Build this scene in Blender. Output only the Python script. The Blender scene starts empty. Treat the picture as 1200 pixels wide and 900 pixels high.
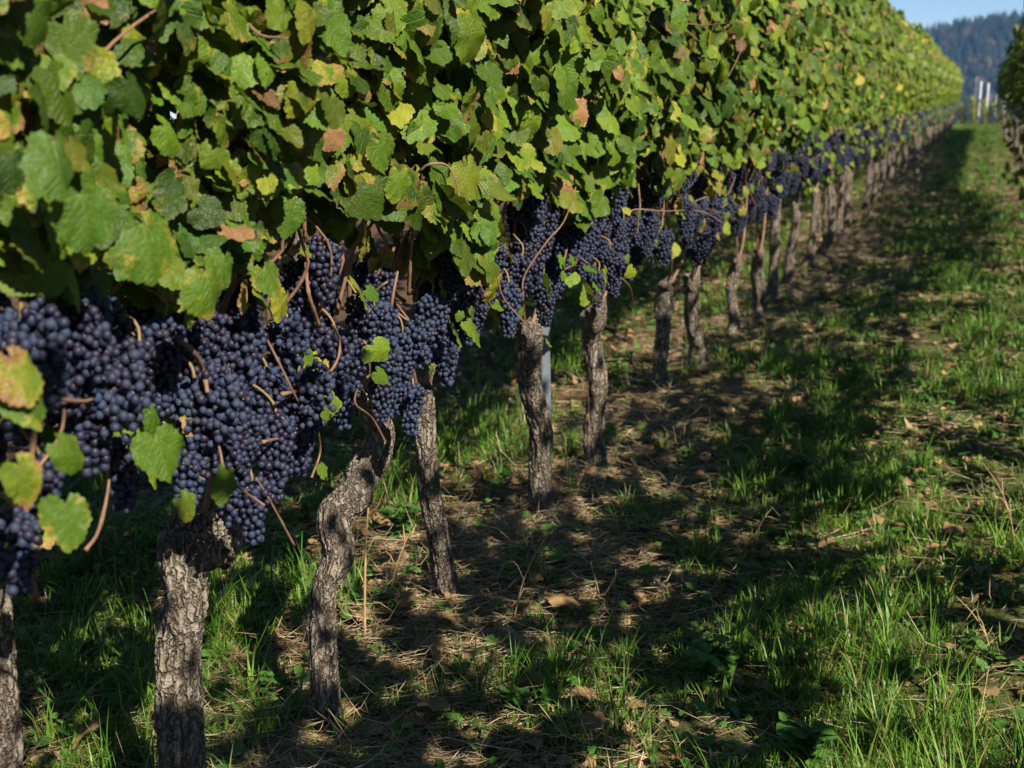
import bpy, math, random
import numpy as np
from mathutils import Vector, noise as mnoise

S = bpy.context.scene
COL = S.collection
R = math.radians
rng = np.random.default_rng(7)
random.seed(7)

# ------------------------------------------------------------------ camera
F = 1667.0 / 1200.0            # focal length in picture widths (50 mm on 36 mm)
H = 1.50
PITCH = math.atan((450 - 112) / 1667.0)
YAW = math.atan((1154 - 600) / 1667.0 * math.cos(PITCH))
cd = bpy.data.cameras.new('camera')
cam = bpy.data.objects.new('camera', cd)
COL.objects.link(cam)
cam.location = (0, 0, H)
cam.rotation_euler = (math.pi / 2 - PITCH, 0, YAW)
cd.lens = 50.0
cd.sensor_width = 36.0
cd.clip_start = 0.05
cd.clip_end = 8000
cd.dof.use_dof = True
cd.dof.focus_distance = 3.25
cd.dof.aperture_fstop = 5.4
S.camera = cam

# ------------------------------------------------------------------ light
SUN_EL = R(38)
SUN_AZ = math.atan2(0.75, -0.66)       # towards the sun: x = sin, y = cos
W = bpy.data.worlds.new('World')
S.world = W
W.use_nodes = True
nt = W.node_tree
sky = nt.nodes.new('ShaderNodeTexSky')
sky.sky_type = 'NISHITA'
sky.sun_disc = False
sky.sun_elevation = SUN_EL
sky.sun_rotation = SUN_AZ
sky.air_density = 0.75
sky.dust_density = 0.0
sky.ozone_density = 5.0
bg = nt.nodes['Background']
bg.inputs['Strength'].default_value = 0.05
nt.links.new(sky.outputs[0], bg.inputs['Color'])

ld = bpy.data.lights.new('sun', 'SUN')
ld.energy = 5.0
ld.angle = R(0.5)
ld.color = (1.0, 0.93, 0.80)
sun = bpy.data.objects.new('sun', ld)
COL.objects.link(sun)
to_sun = Vector((math.sin(SUN_AZ) * math.cos(SUN_EL), math.cos(SUN_AZ) * math.cos(SUN_EL), math.sin(SUN_EL)))
sun.rotation_euler = to_sun.to_track_quat('Z', 'Y').to_euler()
sun.location = (3, -2, 6)

S.view_settings.view_transform = 'Standard'
S.view_settings.look = 'None'
S.view_settings.gamma = 1
S.view_settings.exposure = 1.12
S.render.engine = 'CYCLES'
S.cycles.use_denoising = True
S.cycles.max_bounces = 6
S.cycles.diffuse_bounces = 2
S.cycles.glossy_bounces = 2
S.cycles.transmission_bounces = 4
S.cycles.volume_bounces = 0
S.cycles.transparent_max_bounces = 4

# ------------------------------------------------------------------ helpers
_cp, _sp, _cy, _sy = math.cos(PITCH), math.sin(PITCH), math.cos(YAW), math.sin(YAW)
FWD = np.array([-_sy * _cp, _cy * _cp, -_sp])
RGT = np.array([_cy, _sy, 0.0])
UPV = np.cross(RGT, FWD)
CAM = np.array([0, 0, H])


def ray(px, py):
    return FWD + RGT * (px - 600) / 1667.0 + UPV * (450 - py) / 1667.0


def on_ground(px, py, z=0.0):
    d = ray(px, py)
    return CAM + d * ((z - H) / d[2])


def on_plane(px, py, x):
    d = ray(px, py)
    return CAM + d * (x / d[0])


def pix(p):
    q = np.asarray(p) - CAM
    z = q @ FWD
    return 600 + 1667 * (q @ RGT) / z, 450 - 1667 * (q @ UPV) / z, z


def tag(o, label=None, cat=None, group=None, kind=None):
    if label: o['label'] = label
    if cat: o['category'] = cat
    if group: o['group'] = group
    if kind: o['kind'] = kind
    return o


def link(name, data, parent=None, loc=None):
    o = bpy.data.objects.new(name, data)
    COL.objects.link(o)
    if parent is not None: o.parent = parent
    if loc is not None: o.location = [float(c) for c in loc]
    return o


def empty(name, loc, rz=0.0):
    o = link(name, None, None, loc)
    o.empty_display_size = 0.1
    o.rotation_euler = (0, 0, rz)
    return o


def tri_mesh(name, v, t, mat, attrs=None, smooth=True):
    """mesh from vertex array and triangle array"""
    v = np.ascontiguousarray(v, dtype=np.float32); t = np.ascontiguousarray(t, dtype=np.int32)
    me = bpy.data.meshes.new(name)
    me.vertices.add(len(v)); me.vertices.foreach_set('co', v.ravel())
    me.loops.add(t.size); me.loops.foreach_set('vertex_index', t.ravel())
    me.polygons.add(len(t))
    me.polygons.foreach_set('loop_start', np.arange(0, t.size, 3, dtype=np.int32))
    me.polygons.foreach_set('use_smooth', np.full(len(t), smooth))
    for k, a in (attrs or {}).items():
        a = np.ascontiguousarray(a, dtype=np.float32)
        at = me.attributes.new(k, 'FLOAT_VECTOR', 'POINT')
        at.data.foreach_set('vector', a.ravel())
    me.update(calc_edges=True)
    me.validate()
    if mat is not None: me.materials.append(mat)
    return me


class MB:
    """collects triangles"""
    def __init__(s): s.v = []; s.t = []; s.n = 0; s.a = {}
    def add(s, v, t, **attrs):
        v = np.asarray(v, float); s.v.append(v); s.t.append(np.asarray(t) + s.n); s.n += len(v)
        for k, a in attrs.items():
            a = np.asarray(a, float)
            if a.ndim == 1: a = np.repeat(a[None], len(v), 0)
            s.a.setdefault(k, []).append(a)
    def mesh(s, name, mat, smooth=True):
        return tri_mesh(name, np.concatenate(s.v), np.concatenate(s.t), mat,
                        {k: np.concatenate(a) for k, a in s.a.items()}, smooth)


def catmull(P, n):
    P = np.asarray(P, float)
    Q = np.vstack([2 * P[0] - P[1], P, 2 * P[-1] - P[-2]])
    out = []
    m = len(P) - 1
    for i in range(m):
        p0, p1, p2, p3 = Q[i:i + 4]
        k = max(2, int(round(n / m)))
        for j in range(k):
            u = j / k
            out.append(0.5 * (2 * p1 + (p2 - p0) * u + (2 * p0 - 5 * p1 + 4 * p2 - p3) * u * u + (3 * p1 - p0 - 3 * p2 + p3) * u ** 3))
    out.append(P[-1])
    return np.array(out)


def tube(P, rad, m=8, cap=True):
    """swept tube along the polyline P, radii rad; triangles"""
    P = np.asarray(P, float); n = len(P)
    rad = np.broadcast_to(np.asarray(rad, float), (n,))
    T = np.gradient(P, axis=0); T /= np.linalg.norm(T, axis=1)[:, None] + 1e-9
    ref = np.array([1.0, 0, 0]) if abs(T[0][0]) < 0.8 else np.array([0, 1.0, 0])
    A = []; a = ref
    for i in range(n):
        a = a - T[i] * (a @ T[i]); a = a / (np.linalg.norm(a) + 1e-9); A.append(a)
    A = np.array(A); B = np.cross(T, A)
    th = np.linspace(0, 2 * math.pi, m, endpoint=False)
    V = P[:, None] + rad[:, None, None] * (np.cos(th)[None, :, None] * A[:, None] + np.sin(th)[None, :, None] * B[:, None])
    V = V.reshape(-1, 3)
    i = np.arange(n - 1)[:, None] * m; j = np.arange(m)[None]; j2 = (j + 1) % m
    q = np.stack([i + j, i + j2, i + m + j2, i + m + j], -1).reshape(-1, 4)
    t = np.concatenate([q[:, [0, 1, 2]], q[:, [0, 2, 3]]])
    if cap:
        c0, c1 = len(V), len(V) + 1
        V = np.vstack([V, P[0], P[-1]])
        jj = np.arange(m); jk = (jj + 1) % m
        t = np.concatenate([t, np.stack([np.full(m, c0), jk, jj], 1), np.stack([np.full(m, c1), (n - 1) * m + jj, (n - 1) * m + jk], 1)])
    return V, t


def ico(sub):
    import bmesh
    bm = bmesh.new(); bmesh.ops.create_icosphere(bm, subdivisions=sub, radius=1.0)
    v = np.array([x.co[:] for x in bm.verts]); t = np.array([[q.index for q in f.verts] for f in bm.faces]); bm.free()
    return v, t


# ------------------------------------------------------------------ materials
def mat(name):
    m = bpy.data.materials.new(name); m.use_nodes = True
    n = m.node_tree; b = n.nodes['Principled BSDF']
    return m, n, b


def N(n, typ, **kw):
    x = n.nodes.new(typ)
    for k, v in kw.items():
        if k in x.inputs: x.inputs[k].default_value = v
        else: setattr(x, k, v)
    return x


def math_(n, op, a, b=None, c=None, clamp=False):
    x = n.nodes.new('ShaderNodeMath'); x.operation = op; x.use_clamp = clamp
    for i, q in enumerate((a, b, c)):
        if q is None: continue
        if isinstance(q, (int, float)): x.inputs[i].default_value = q
        else: n.links.new(q, x.inputs[i])
    return x.outputs[0]


def mixc(n, f, a, b):
    x = n.nodes.new('ShaderNodeMix'); x.data_type = 'RGBA'
    for s, q in ((x.inputs[0], f), (x.inputs[6], a), (x.inputs[7], b)):
        if isinstance(q, (int, float)): s.default_value = q
        elif isinstance(q, tuple): s.default_value = q if len(q) == 4 else q + (1,)
        else: n.links.new(q, s)
    return x.outputs[2]


def noise(n, vec, scale, detail=3, rough=0.55):
    x = N(n, 'ShaderNodeTexNoise', Scale=scale, Detail=detail, Roughness=rough)
    if vec is not None: n.links.new(vec, x.inputs['Vector'])
    return x.outputs['Fac']


def ramp(n, f, stops):
    x = n.nodes.new('ShaderNodeValToRGB'); e = x.color_ramp.elements
    while len(e) < len(stops): e.new(0.5)
    for q, (p, c) in zip(e, stops): q.position = p; q.color = c if len(c) == 4 else c + (1,)
    n.links.new(f, x.inputs[0]); return x.outputs[0]


def mapr(n, f, a, b, c=0.0, d=1.0):
    x = N(n, 'ShaderNodeMapRange'); x.clamp = True
    n.links.new(f, x.inputs[0])
    for i, q in enumerate((a, b, c, d)): x.inputs[i + 1].default_value = q
    return x.outputs[0]


def attr(n, name):
    x = n.nodes.new('ShaderNodeAttribute'); x.attribute_name = name; return x


def split(n, v):
    x = n.nodes.new('ShaderNodeSeparateXYZ'); n.links.new(v, x.inputs[0]); return x.outputs


def bump(n, b, h, strength, dist):
    x = N(n, 'ShaderNodeBump', Strength=strength, Distance=dist)
    n.links.new(h, x.inputs['Height']); n.links.new(x.outputs[0], b.inputs['Normal']); return x


def scaled(n, v, s):
    x = n.nodes.new('ShaderNodeVectorMath'); x.operation = 'MULTIPLY'
    n.links.new(v, x.inputs[0]); x.inputs[1].default_value = s; return x.outputs[0]


def leaf_material(name, dry=False):
    m, n, b = mat(name)
    uv = attr(n, 'luv').outputs['Vector']; lf = attr(n, 'lf').outputs['Vector']
    u, v, e = split(n, uv); hue, brown, bri = split(n, lf)
    geo = n.nodes.new('ShaderNodeNewGeometry'); pos = n.nodes.new('ShaderNodeTexCoord').outputs['Object']
    n1 = noise(n, pos, 26, 4, 0.6); n2 = noise(n, pos, 160, 3, 0.6)
    # main veins fan out of the leaf stalk
    vein = None
    for ang in (90, 47, 133, 8, 172):
        dx, dy = math.cos(R(ang)), math.sin(R(ang))
        al = math_(n, 'ADD', math_(n, 'MULTIPLY', u, dx), math_(n, 'MULTIPLY', v, dy))
        pe = math_(n, 'ABSOLUTE', math_(n, 'SUBTRACT', math_(n, 'MULTIPLY', u, dy), math_(n, 'MULTIPLY', v, dx)))
        wd = math_(n, 'MAXIMUM', math_(n, 'SUBTRACT', 0.019, math_(n, 'MULTIPLY', al, 0.014)), 0.004)
        li = math_(n, 'SUBTRACT', 1.0, math_(n, 'DIVIDE', pe, wd), clamp=True)
        li = math_(n, 'MULTIPLY', li, math_(n, 'GREATER_THAN', al, 0.0))
        # side veins off this one
        sv = math_(n, 'FRACT', math_(n, 'MULTIPLY', math_(n, 'SUBTRACT', al, math_(n, 'MULTIPLY', pe, 0.9)), 7.5))
        sv = math_(n, 'SUBTRACT', 1.0, math_(n, 'MULTIPLY', math_(n, 'ABSOLUTE', math_(n, 'SUBTRACT', sv, 0.5)), 9.0), clamp=True)
        sv = math_(n, 'MULTIPLY', sv, math_(n, 'LESS_THAN', pe, math_(n, 'MULTIPLY', al, 0.38)))
        sv = math_(n, 'MULTIPLY', sv, 0.45)
        li = math_(n, 'MAXIMUM', li, sv)
        vein = li if vein is None else math_(n, 'MAXIMUM', vein, li)
    if dry:
        base = mixc(n, n1, (0.30, 0.17, 0.075), (0.16, 0.085, 0.04))
        base = mixc(n, mapr(n, hue, 0, 1), base, (0.36, 0.25, 0.12))
        base = mixc(n, math_(n, 'MULTIPLY', vein, 0.4), base, (0.38, 0.26, 0.14))
        trans = base; tf = 0.12
    else:
        g = ramp(n, hue, [(0.0, (0.018, 0.068, 0.008)), (0.35, (0.052, 0.112, 0.006)), (0.7, (0.105, 0.155, 0.008)), (1.0, (0.25, 0.22, 0.020))])
        g = mixc(n, mapr(n, n1, 0.40, 0.75, 0, 0.32), g, (0.10, 0.14, 0.010))
        g = mixc(n, math_(n, 'MULTIPLY', vein, 0.8), g, (0.21, 0.25, 0.06))
        g = mixc(n, mapr(n, n2, 0.5, 0.75, 0, 0.35), g, (0.035, 0.07, 0.015))
        # browning spreads from the rim inwards, in blotches
        bz = math_(n, 'ADD', math_(n, 'MULTIPLY', e, 0.32), math_(n, 'MULTIPLY', n1, 1.15))
        bz = math_(n, 'ADD', bz, math_(n, 'SUBTRACT', brown, 1.0))
        bz = math_(n, 'ADD', bz, math_(n, 'MULTIPLY', math_(n, 'SUBTRACT', n2, 0.5), 0.55))
        yel = mapr(n, bz, 0.18, 0.36); brn = mapr(n, bz, 0.34, 0.46)
        g = mixc(n, math_(n, 'MULTIPLY', yel, 0.75), g, (0.26, 0.22, 0.030))
        base = mixc(n, brn, g, mixc(n, n2, (0.30, 0.17, 0.075), (0.19, 0.095, 0.042)))
        spk = noise(n, pos, 330, 2, 0.5)
        base = mixc(n, math_(n, 'MULTIPLY', mapr(n, spk, 0.66, 0.72), mapr(n, brown, 0.1, 0.4, 0.0, 0.8)), base, (0.10, 0.05, 0.022))
        hs = N(n, 'ShaderNodeHueSaturation'); n.links.new(base, hs.inputs['Color']); n.links.new(mapr(n, bri, 0, 1, 0.45, 1.35), hs.inputs['Value'])
        base = hs.outputs[0]
        trans = mixc(n, 0.5, base, (0.20, 0.27, 0.01)); tf = 0.22
    n.links.new(base, b.inputs['Base Color'])
    b.inputs['Roughness'].default_value = 0.7 if dry else 0.43
    b.inputs['Specular IOR Level'].default_value = 0.2 if dry else 0.28
    hgt = math_(n, 'ADD', math_(n, 'MULTIPLY', vein, -0.6), math_(n, 'MULTIPLY', n2, 0.9))
    bump(n, b, hgt, 0.6, 0.005)
    tr = n.nodes.new('ShaderNodeBsdfTranslucent'); n.links.new(trans, tr.inputs[0])
    mx = n.nodes.new('ShaderNodeMixShader'); mx.inputs[0].default_value = tf
    n.links.new(b.outputs[0], mx.inputs[1]); n.links.new(tr.outputs[0], mx.inputs[2])
    n.links.new(mx.outputs[0], n.nodes['Material Output'].inputs['Surface'])
    return m


M_LEAF = leaf_material('vine_leaf')
M_DRY = leaf_material('dry_leaf', True)


def grape_material():
    m, n, b = mat('grape_skin')
    a = attr(n, 'gr').outputs['Vector']; r1, r2, r3 = split(n, a)
    pos = n.nodes.new('ShaderNodeTexCoord').outputs['Object']
    n1 = noise(n, pos, 150, 4, 0.6); n2 = noise(n, pos, 700, 2)
    skin = mixc(n, r1, (0.010, 0.009, 0.022), (0.018, 0.010, 0.022))
    bl = math_(n, 'ADD', math_(n, 'MULTIPLY', n1, 0.9), math_(n, 'MULTIPLY', r2, 0.55))
    bl = mapr(n, bl, 0.42, 1.05, 0.03, 1.0)
    bl = math_(n, 'MULTIPLY', bl, mapr(n, n2, 0.3, 0.6, 0.7, 1.0))
    oi = n.nodes.new('ShaderNodeObjectInfo').outputs['Random']
    bl = math_(n, 'MULTIPLY', bl, mapr(n, oi, 0, 1, 0.55, 1.35), clamp=True)
    c = mixc(n, bl, skin, mixc(n, r3, (0.019, 0.037, 0.085), (0.034, 0.045, 0.076)))
    n.links.new(c, b.inputs['Base Color'])
    n.links.new(mapr(n, bl, 0, 0.9, 0.42, 0.8), b.inputs['Roughness'])
    b.inputs['Specular IOR Level'].default_value = 0.3
    return m


M_GRAPE = grape_material()


def bark_material():
    m, n, b = mat('vine_bark')
    tc = attr(n, 'bk').outputs['Vector']            # around, along, ridge height
    _a, _l, rid = split(n, tc)
    pos = n.nodes.new('ShaderNodeTexCoord').outputs['Object']
    st = scaled(n, pos, (1.0, 1.0, 0.16))
    f1 = noise(n, st, 120, 5, 0.65); f2 = noise(n, pos, 30, 4); f3 = noise(n, pos, 260, 3)
    h = math_(n, 'ADD', math_(n, 'MULTIPLY', f1, 0.8), math_(n, 'MULTIPLY', rid, 0.35))
    vo = N(n, 'ShaderNodeTexVoronoi', feature='DISTANCE_TO_EDGE', Scale=62.0)
    wv = n.nodes.new('ShaderNodeVectorMath'); wv.operation = 'MULTIPLY_ADD'
    nz = N(n, 'ShaderNodeTexNoise', Scale=45.0, Detail=3.0); n.links.new(pos, nz.inputs['Vector'])
    n.links.new(nz.outputs['Color'], wv.inputs[0]); wv.inputs[1].default_value = (.028, .028, .03); n.links.new(scaled(n, pos, (1, 1, .22)), wv.inputs[2])
    n.links.new(wv.outputs[0], vo.inputs['Vector'])
    crack = mapr(n, vo.outputs['Distance'], 0.0, 0.22)
    h = math_(n, 'SUBTRACT', math_(n, 'ADD', h, math_(n, 'MULTIPLY', crack, 0.30)), 0.22)
    c = ramp(n, h, [(0.16, (0.018, 0.013, 0.010)), (0.36, (0.115, 0.090, 0.068)), (0.54, (0.26, 0.215, 0.165)), (0.80, (0.42, 0.36, 0.29))])
    c = mixc(n, mapr(n, f2, 0.35, 0.7, 0.0, 0.5), c, (0.10, 0.065, 0.042))
    li = math_(n, 'MULTIPLY', mapr(n, f3, 0.62, 0.70), mapr(n, f2, 0.5, 0.62))
    c = mixc(n, math_(n, 'MULTIPLY', li, 0.7), c, (0.36, 0.34, 0.24))
    n.links.new(c, b.inputs['Base Color'])
    b.inputs['Roughness'].default_value = 0.9
    b.inputs['Specular IOR Level'].default_value = 0.15
    bump(n, b, math_(n, 'ADD', math_(n, 'ADD', f1, math_(n, 'MULTIPLY', crack, 0.9)), math_(n, 'MULTIPLY', f3, 0.4)), 1.0, 0.016)
    return m


M_BARK = bark_material()


def simple(name, c1, c2, scale, rough=0.7, spec=0.2, bmp=0.0, at=None, c3=None, transl=0.0, detail=4):
    m, n, b = mat(name)
    pos = n.nodes.new('ShaderNodeTexCoord').outputs['Object']
    f = noise(n, pos, scale, detail, 0.6)
    c = mixc(n, mapr(n, f, 0.3, 0.7), c1, c2)
    if at:
        a, bb, cc = split(n, attr(n, at).outputs['Vector'])
        c = mixc(n, a, c1, c2)
        if c3: c = mixc(n, bb, c, c3)
        hs = N(n, 'ShaderNodeHueSaturation'); n.links.new(c, hs.inputs['Color']); n.links.new(mapr(n, cc, 0, 1, 0.6, 1.35), hs.inputs['Value']); c = hs.outputs[0]
    n.links.new(c, b.inputs['Base Color'])
    b.inputs['Roughness'].default_value = rough; b.inputs['Specular IOR Level'].default_value = spec
    if bmp: bump(n, b, f, bmp, 0.01)
    if transl:
        tr = n.nodes.new('ShaderNodeBsdfTranslucent'); n.links.new(c, tr.inputs[0])
        mx = n.nodes.new('ShaderNodeMixShader'); mx.inputs[0].default_value = transl
        n.links.new(b.outputs[0], mx.inputs[1]); n.links.new(tr.outputs[0], mx.inputs[2])
        n.links.new(mx.outputs[0], n.nodes['Material Output'].inputs['Surface'])
    return m


M_CANE = simple('cane_wood', (0.22, 0.118, 0.068), (0.11, 0.066, 0.044), 40, 0.6, 0.3, 0.2)
M_STALK = simple('bunch_stalk', (0.15, 0.13, 0.045), (0.19, 0.105, 0.05), 30, 0.6, 0.3)
M_GRASS = simple('grass_blade', (0.036, 0.135, 0.006), (0.095, 0.225, 0.010), 1, 0.45, 0.35, at='gc', c3=(0.34, 0.27, 0.11), transl=0.3)
M_STRAW = simple('straw', (0.25, 0.165, 0.08), (0.11, 0.068, 0.034), 1, 0.75, 0.2, at='gc', c3=(0.46, 0.37, 0.23))
M_WEED = simple('weed_leaf', (0.045, 0.12, 0.020), (0.085, 0.18, 0.028), 20, 0.5, 0.3, transl=0.25)
M_STEM = simple('weed_stem', (0.08, 0.12, 0.03), (0.14, 0.12, 0.05), 20)
M_DRYSTEM = simple('dry_stem', (0.38, 0.26, 0.13), (0.24, 0.15, 0.08), 30)
M_POSTWHITE = simple('white_post_paint', (0.78, 0.78, 0.76), (0.62, 0.62, 0.60), 9, 0.6, 0.3)
M_POSTGREY = simple('weathered_post', (0.30, 0.30, 0.30), (0.20, 0.20, 0.21), 9, 0.7, 0.3)
M_NEEDLE = simple('conifer_foliage', (0.007, 0.018, 0.012), (0.020, 0.032, 0.016), 1, 0.9, 0.1, at='gc', c3=(0.06, 0.038, 0.020))


def galvanised():
    m, n, b = mat('galvanised_steel')
    pos = n.nodes.new('ShaderNodeTexCoord').outputs['Object']
    f = noise(n, scaled(n, pos, (1, 1, 0.2)), 60, 4); f2 = noise(n, pos, 14, 3)
    c = mixc(n, f, (0.12, 0.145, 0.17), (0.22, 0.25, 0.29))
    c = mixc(n, mapr(n, f2, 0.5, 0.75, 0, 0.6), c, (0.12, 0.11, 0.10))
    n.links.new(c, b.inputs['Base Color'])
    b.inputs['Metallic'].default_value = 0.35; b.inputs['Roughness'].default_value = 0.5
    return m


M_STEEL = galvanised()

# ------------------------------------------------------------------ ground
ROWX = -1.39
ROW2X = 0.84


def gz(x, y):
    x = np.asarray(x, float); y = np.asarray(y, float)
    k = np.exp(-np.maximum(0, y) / 25.0)
    z = 0.022 * np.sin(2.1 * x + 1.3 * y) * k + 0.016 * np.sin(4.7 * x - 2.9 * y + 1.0) * k + 0.012 * np.sin(7.3 * y + 3.1 * x) * k
    z = z + 0.05 * np.exp(-((x - ROWX) / 0.35) ** 2) + 0.05 * np.exp(-((x - ROW2X) / 0.35) ** 2)
    far = np.clip((y - 79) / 60.0, 0, 1)
    far = far * far * (3 - 2 * far)
    return z * (1 - far) - 45 * far


def grid_mesh(name, xs, ys, fz, m):
    X, Y = np.meshgrid(xs, ys)
    Z = fz(X, Y)
    V = np.stack([X, Y, Z], -1).reshape(-1, 3)
    nx = len(xs); i = np.arange(len(ys) - 1)[:, None] * nx; j = np.arange(nx - 1)[None]
    q = np.stack([i + j, i + j + 1, i + nx + j + 1, i + nx + j], -1).reshape(-1, 4)
    return tri_mesh(name, V, np.concatenate([q[:, [0, 1, 2]], q[:, [0, 2, 3]]]), m)


def ground_material():
    m, n, b = mat('vineyard_soil')
    pos = n.nodes.new('ShaderNodeTexCoord').outputs['Object']
    f1 = noise(n, pos, 3.0, 5, 0.6); f2 = noise(n, pos, 28, 5, 0.7); f3 = noise(n, pos, 140, 4, 0.7)
    c = ramp(n, f2, [(0.30, (0.035, 0.023, 0.014)), (0.5, (0.095, 0.058, 0.030)), (0.70, (0.23, 0.145, 0.075))])
    x, y, z = split(n, pos)
    # the grassy strips between the rows are greener than the strawed strips under the vines
    dx = math_(n, 'ABSOLUTE', math_(n, 'SUBTRACT', x, (ROWX + ROW2X) / 2 + 0.05))
    gr = math_(n, 'ADD', math_(n, 'SUBTRACT', 0.95, dx), math_(n, 'MULTIPLY', math_(n, 'SUBTRACT', f1, 0.5), 2.2))
    gr = math_(n, 'MULTIPLY', mapr(n, gr, 0.0, 0.5), mapr(n, f3, 0.30, 0.62, 0.25, 1.0))
    gr = math_(n, 'MAXIMUM', gr, mapr(n, y, 30, 60, 0, 0.85))
    c = mixc(n, math_(n, 'MULTIPLY', gr, 0.8), c, mixc(n, f3, (0.035, 0.075, 0.015), (0.10, 0.14, 0.028)))
    c = mixc(n, mapr(n, f3, 0.55, 0.75, 0, 0.5), c, (0.34, 0.25, 0.14))
    n.links.new(c, b.inputs['Base Color']); b.inputs['Roughness'].default_value = 0.95; b.inputs['Specular IOR Level'].default_value = 0.1
    bump(n, b, math_(n, 'ADD', f2, math_(n, 'MULTIPLY', f3, 0.5)), 1.0, 0.03)
    return m


xs = np.concatenate([[-1200, -500, -200, -80, -40, -20, -12], np.arange(-8, 6.01, 0.07), [9, 15, 30, 80, 200, 500, 1200]])
ys = np.concatenate([[-30, -15, -6], np.arange(-3, 14, 0.07), np.arange(14, 90, 0.5), np.arange(90, 145, 5), [150, 250, 500, 1000, 1500, 2000, 2500]])
g = link('ground', grid_mesh('ground', xs, ys, gz, ground_material()))
tag(g, 'vineyard soil with dry litter between the vine rows', kind='structure')

# ------------------------------------------------------------------ leaf templates
HALF = [(0.0, 0.0), (0.05, -0.09), (0.14, -0.19), (0.27, -0.21), (0.41, -0.12), (0.51, 0.03), (0.53, 0.15), (0.58, 0.27), (0.59, 0.40),
        (0.53, 0.50), (0.45, 0.58), (0.40, 0.70), (0.28, 0.83), (0.11, 0.94), (0.0, 1.0)]


def leaf_template(step, teeth, ring=True):
    P = np.array(HALF)
    pts = []
    seg = np.linalg.norm(np.diff(P, axis=0), axis=1); L = np.concatenate([[0], np.cumsum(seg)])
    n = int(L[-1] / step); n += n % 2
    s = np.linspace(0, L[-1], n + 1)
    x = np.interp(s, L, P[:, 0]); y = np.interp(s, L, P[:, 1])
    d = np.stack([np.gradient(x), np.gradient(y)], 1); d /= np.linalg.norm(d, axis=1)[:, None]
    nrm = np.stack([d[:, 1], -d[:, 0]], 1)
    sg = np.where(np.arange(n + 1) % 2 == 1, 1, -0.6) * teeth
    sg[:2] = 0; sg[-1] = teeth
    x = np.maximum(x + nrm[:, 0] * sg, 0); y = y + nrm[:, 1] * sg
    x[0] = x[-1] = 0
    right = np.stack([x, y], 1); left = right[1:-1][::-1] * [-1, 1]
    O = np.vstack([right, left]); k = len(O)
    c = np.array([0.0, 0.30])
    if ring:
        inner = c + (O - c) * 0.55
        V = np.vstack([O, inner, c]); e = np.concatenate([np.ones(k), np.full(k, 0.5), [0]])
        i = np.arange(k); j = (i + 1) % k
        t = np.concatenate([np.stack([i, j, k + j], 1), np.stack([i, k + j, k + i], 1), np.stack([k + i, k + j, np.full(k, 2 * k)], 1)])
    else:
        V = np.vstack([O, c]); e = np.concatenate([np.ones(k), [0]])
        i = np.arange(k); j = (i + 1) % k
        t = np.stack([i, j, np.full(k, k)], 1)
    return V, e, t


T0 = leaf_template(0.085, 0.026)
T1 = leaf_template(0.16, 0.03, False)
T2 = leaf_template(0.33, 0.0, False)


def unit(a):
    return a / (np.linalg.norm(a, axis=-1, keepdims=True) + 1e-9)


def leaf_cloud(r, C, Z, Y, size, tmpl, hue, brown, bri, curl=1.0):
    """N leaves: C stalk points, Z normals, Y tip directions -> one vertex and triangle array"""
    V, e, t = tmpl
    Nn = len(C)
    Z = unit(Z); Y = unit(Y - Z * np.sum(Y * Z, -1, keepdims=True)); X = np.cross(Y, Z)
    u = V[:, 0][None]; v = V[:, 1][None]
    fold = (r.uniform(-0.10, 0.46, (Nn, 1)) * curl); dr = r.normal(0.18, 0.22, (Nn, 1)) * curl
    cup = r.normal(0.0, 0.16, (Nn, 1)) * curl; tw = r.normal(0, 0.16, (Nn, 1)) * curl
    ph = r.uniform(0, 6.28, (Nn, 1))
    z = -fold * np.abs(u) * 0.8 - dr * v * v + cup * (u * u) + tw * u * v + 0.045 * curl * e[None] * np.sin(9 * u + 7 * v + ph) + 0.03 * curl * np.sin(14 * u - 11 * v + 2 * ph) * e[None]
    asp = r.uniform(0.85, 1.12, (Nn, 1))
    ang = np.arctan2(V[:, 0], V[:, 1] - 0.3)[None]
    lob = 1 + e[None] * (0.045 * np.cos(3 * ang + ph) + 0.06 * np.cos(2 * ang + 1.7 * ph) + 0.03 * np.cos(5 * ang + 2.3 * ph))
    u = u * lob + r.normal(0, 0.10, (Nn, 1)) * v * v; v = 0.3 + (v - 0.3) * lob
    P = C[:, None] + size[:, None, None] * ((u * asp)[..., None] * X[:, None] + (v + 0 * asp)[..., None] * Y[:, None] + z[..., None] * Z[:, None])
    luv = np.repeat(np.concatenate([V, e[:, None]], 1)[None], Nn, 0)
    lf = np.repeat(np.stack([hue, brown, bri], 1)[:, None], len(V), 1)
    tt = (t[None] + (np.arange(Nn) * len(V))[:, None, None]).reshape(-1, 3)
    return P.reshape(-1, 3), tt, luv.reshape(-1, 3), lf.reshape(-1, 3)


def leaf_looks(r, n, far=0.0):
    hue = np.clip(r.beta(2.0, 2.9, n) + 0.10 * far, 0, 1)
    yl = r.random(n) < 0.022 + 0.05 * far
    hue[yl] = r.uniform(0.72, 0.95, yl.sum())
    brown = r.uniform(0.0, 0.36, n)
    w = r.random(n); brown[w < 0.17] = r.uniform(0.38, 0.58, (w < 0.17).sum()); brown[w < 0.035] = r.uniform(0.75, 1.1, (w < 0.035).sum())
    return hue, brown, r.random(n)


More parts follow.
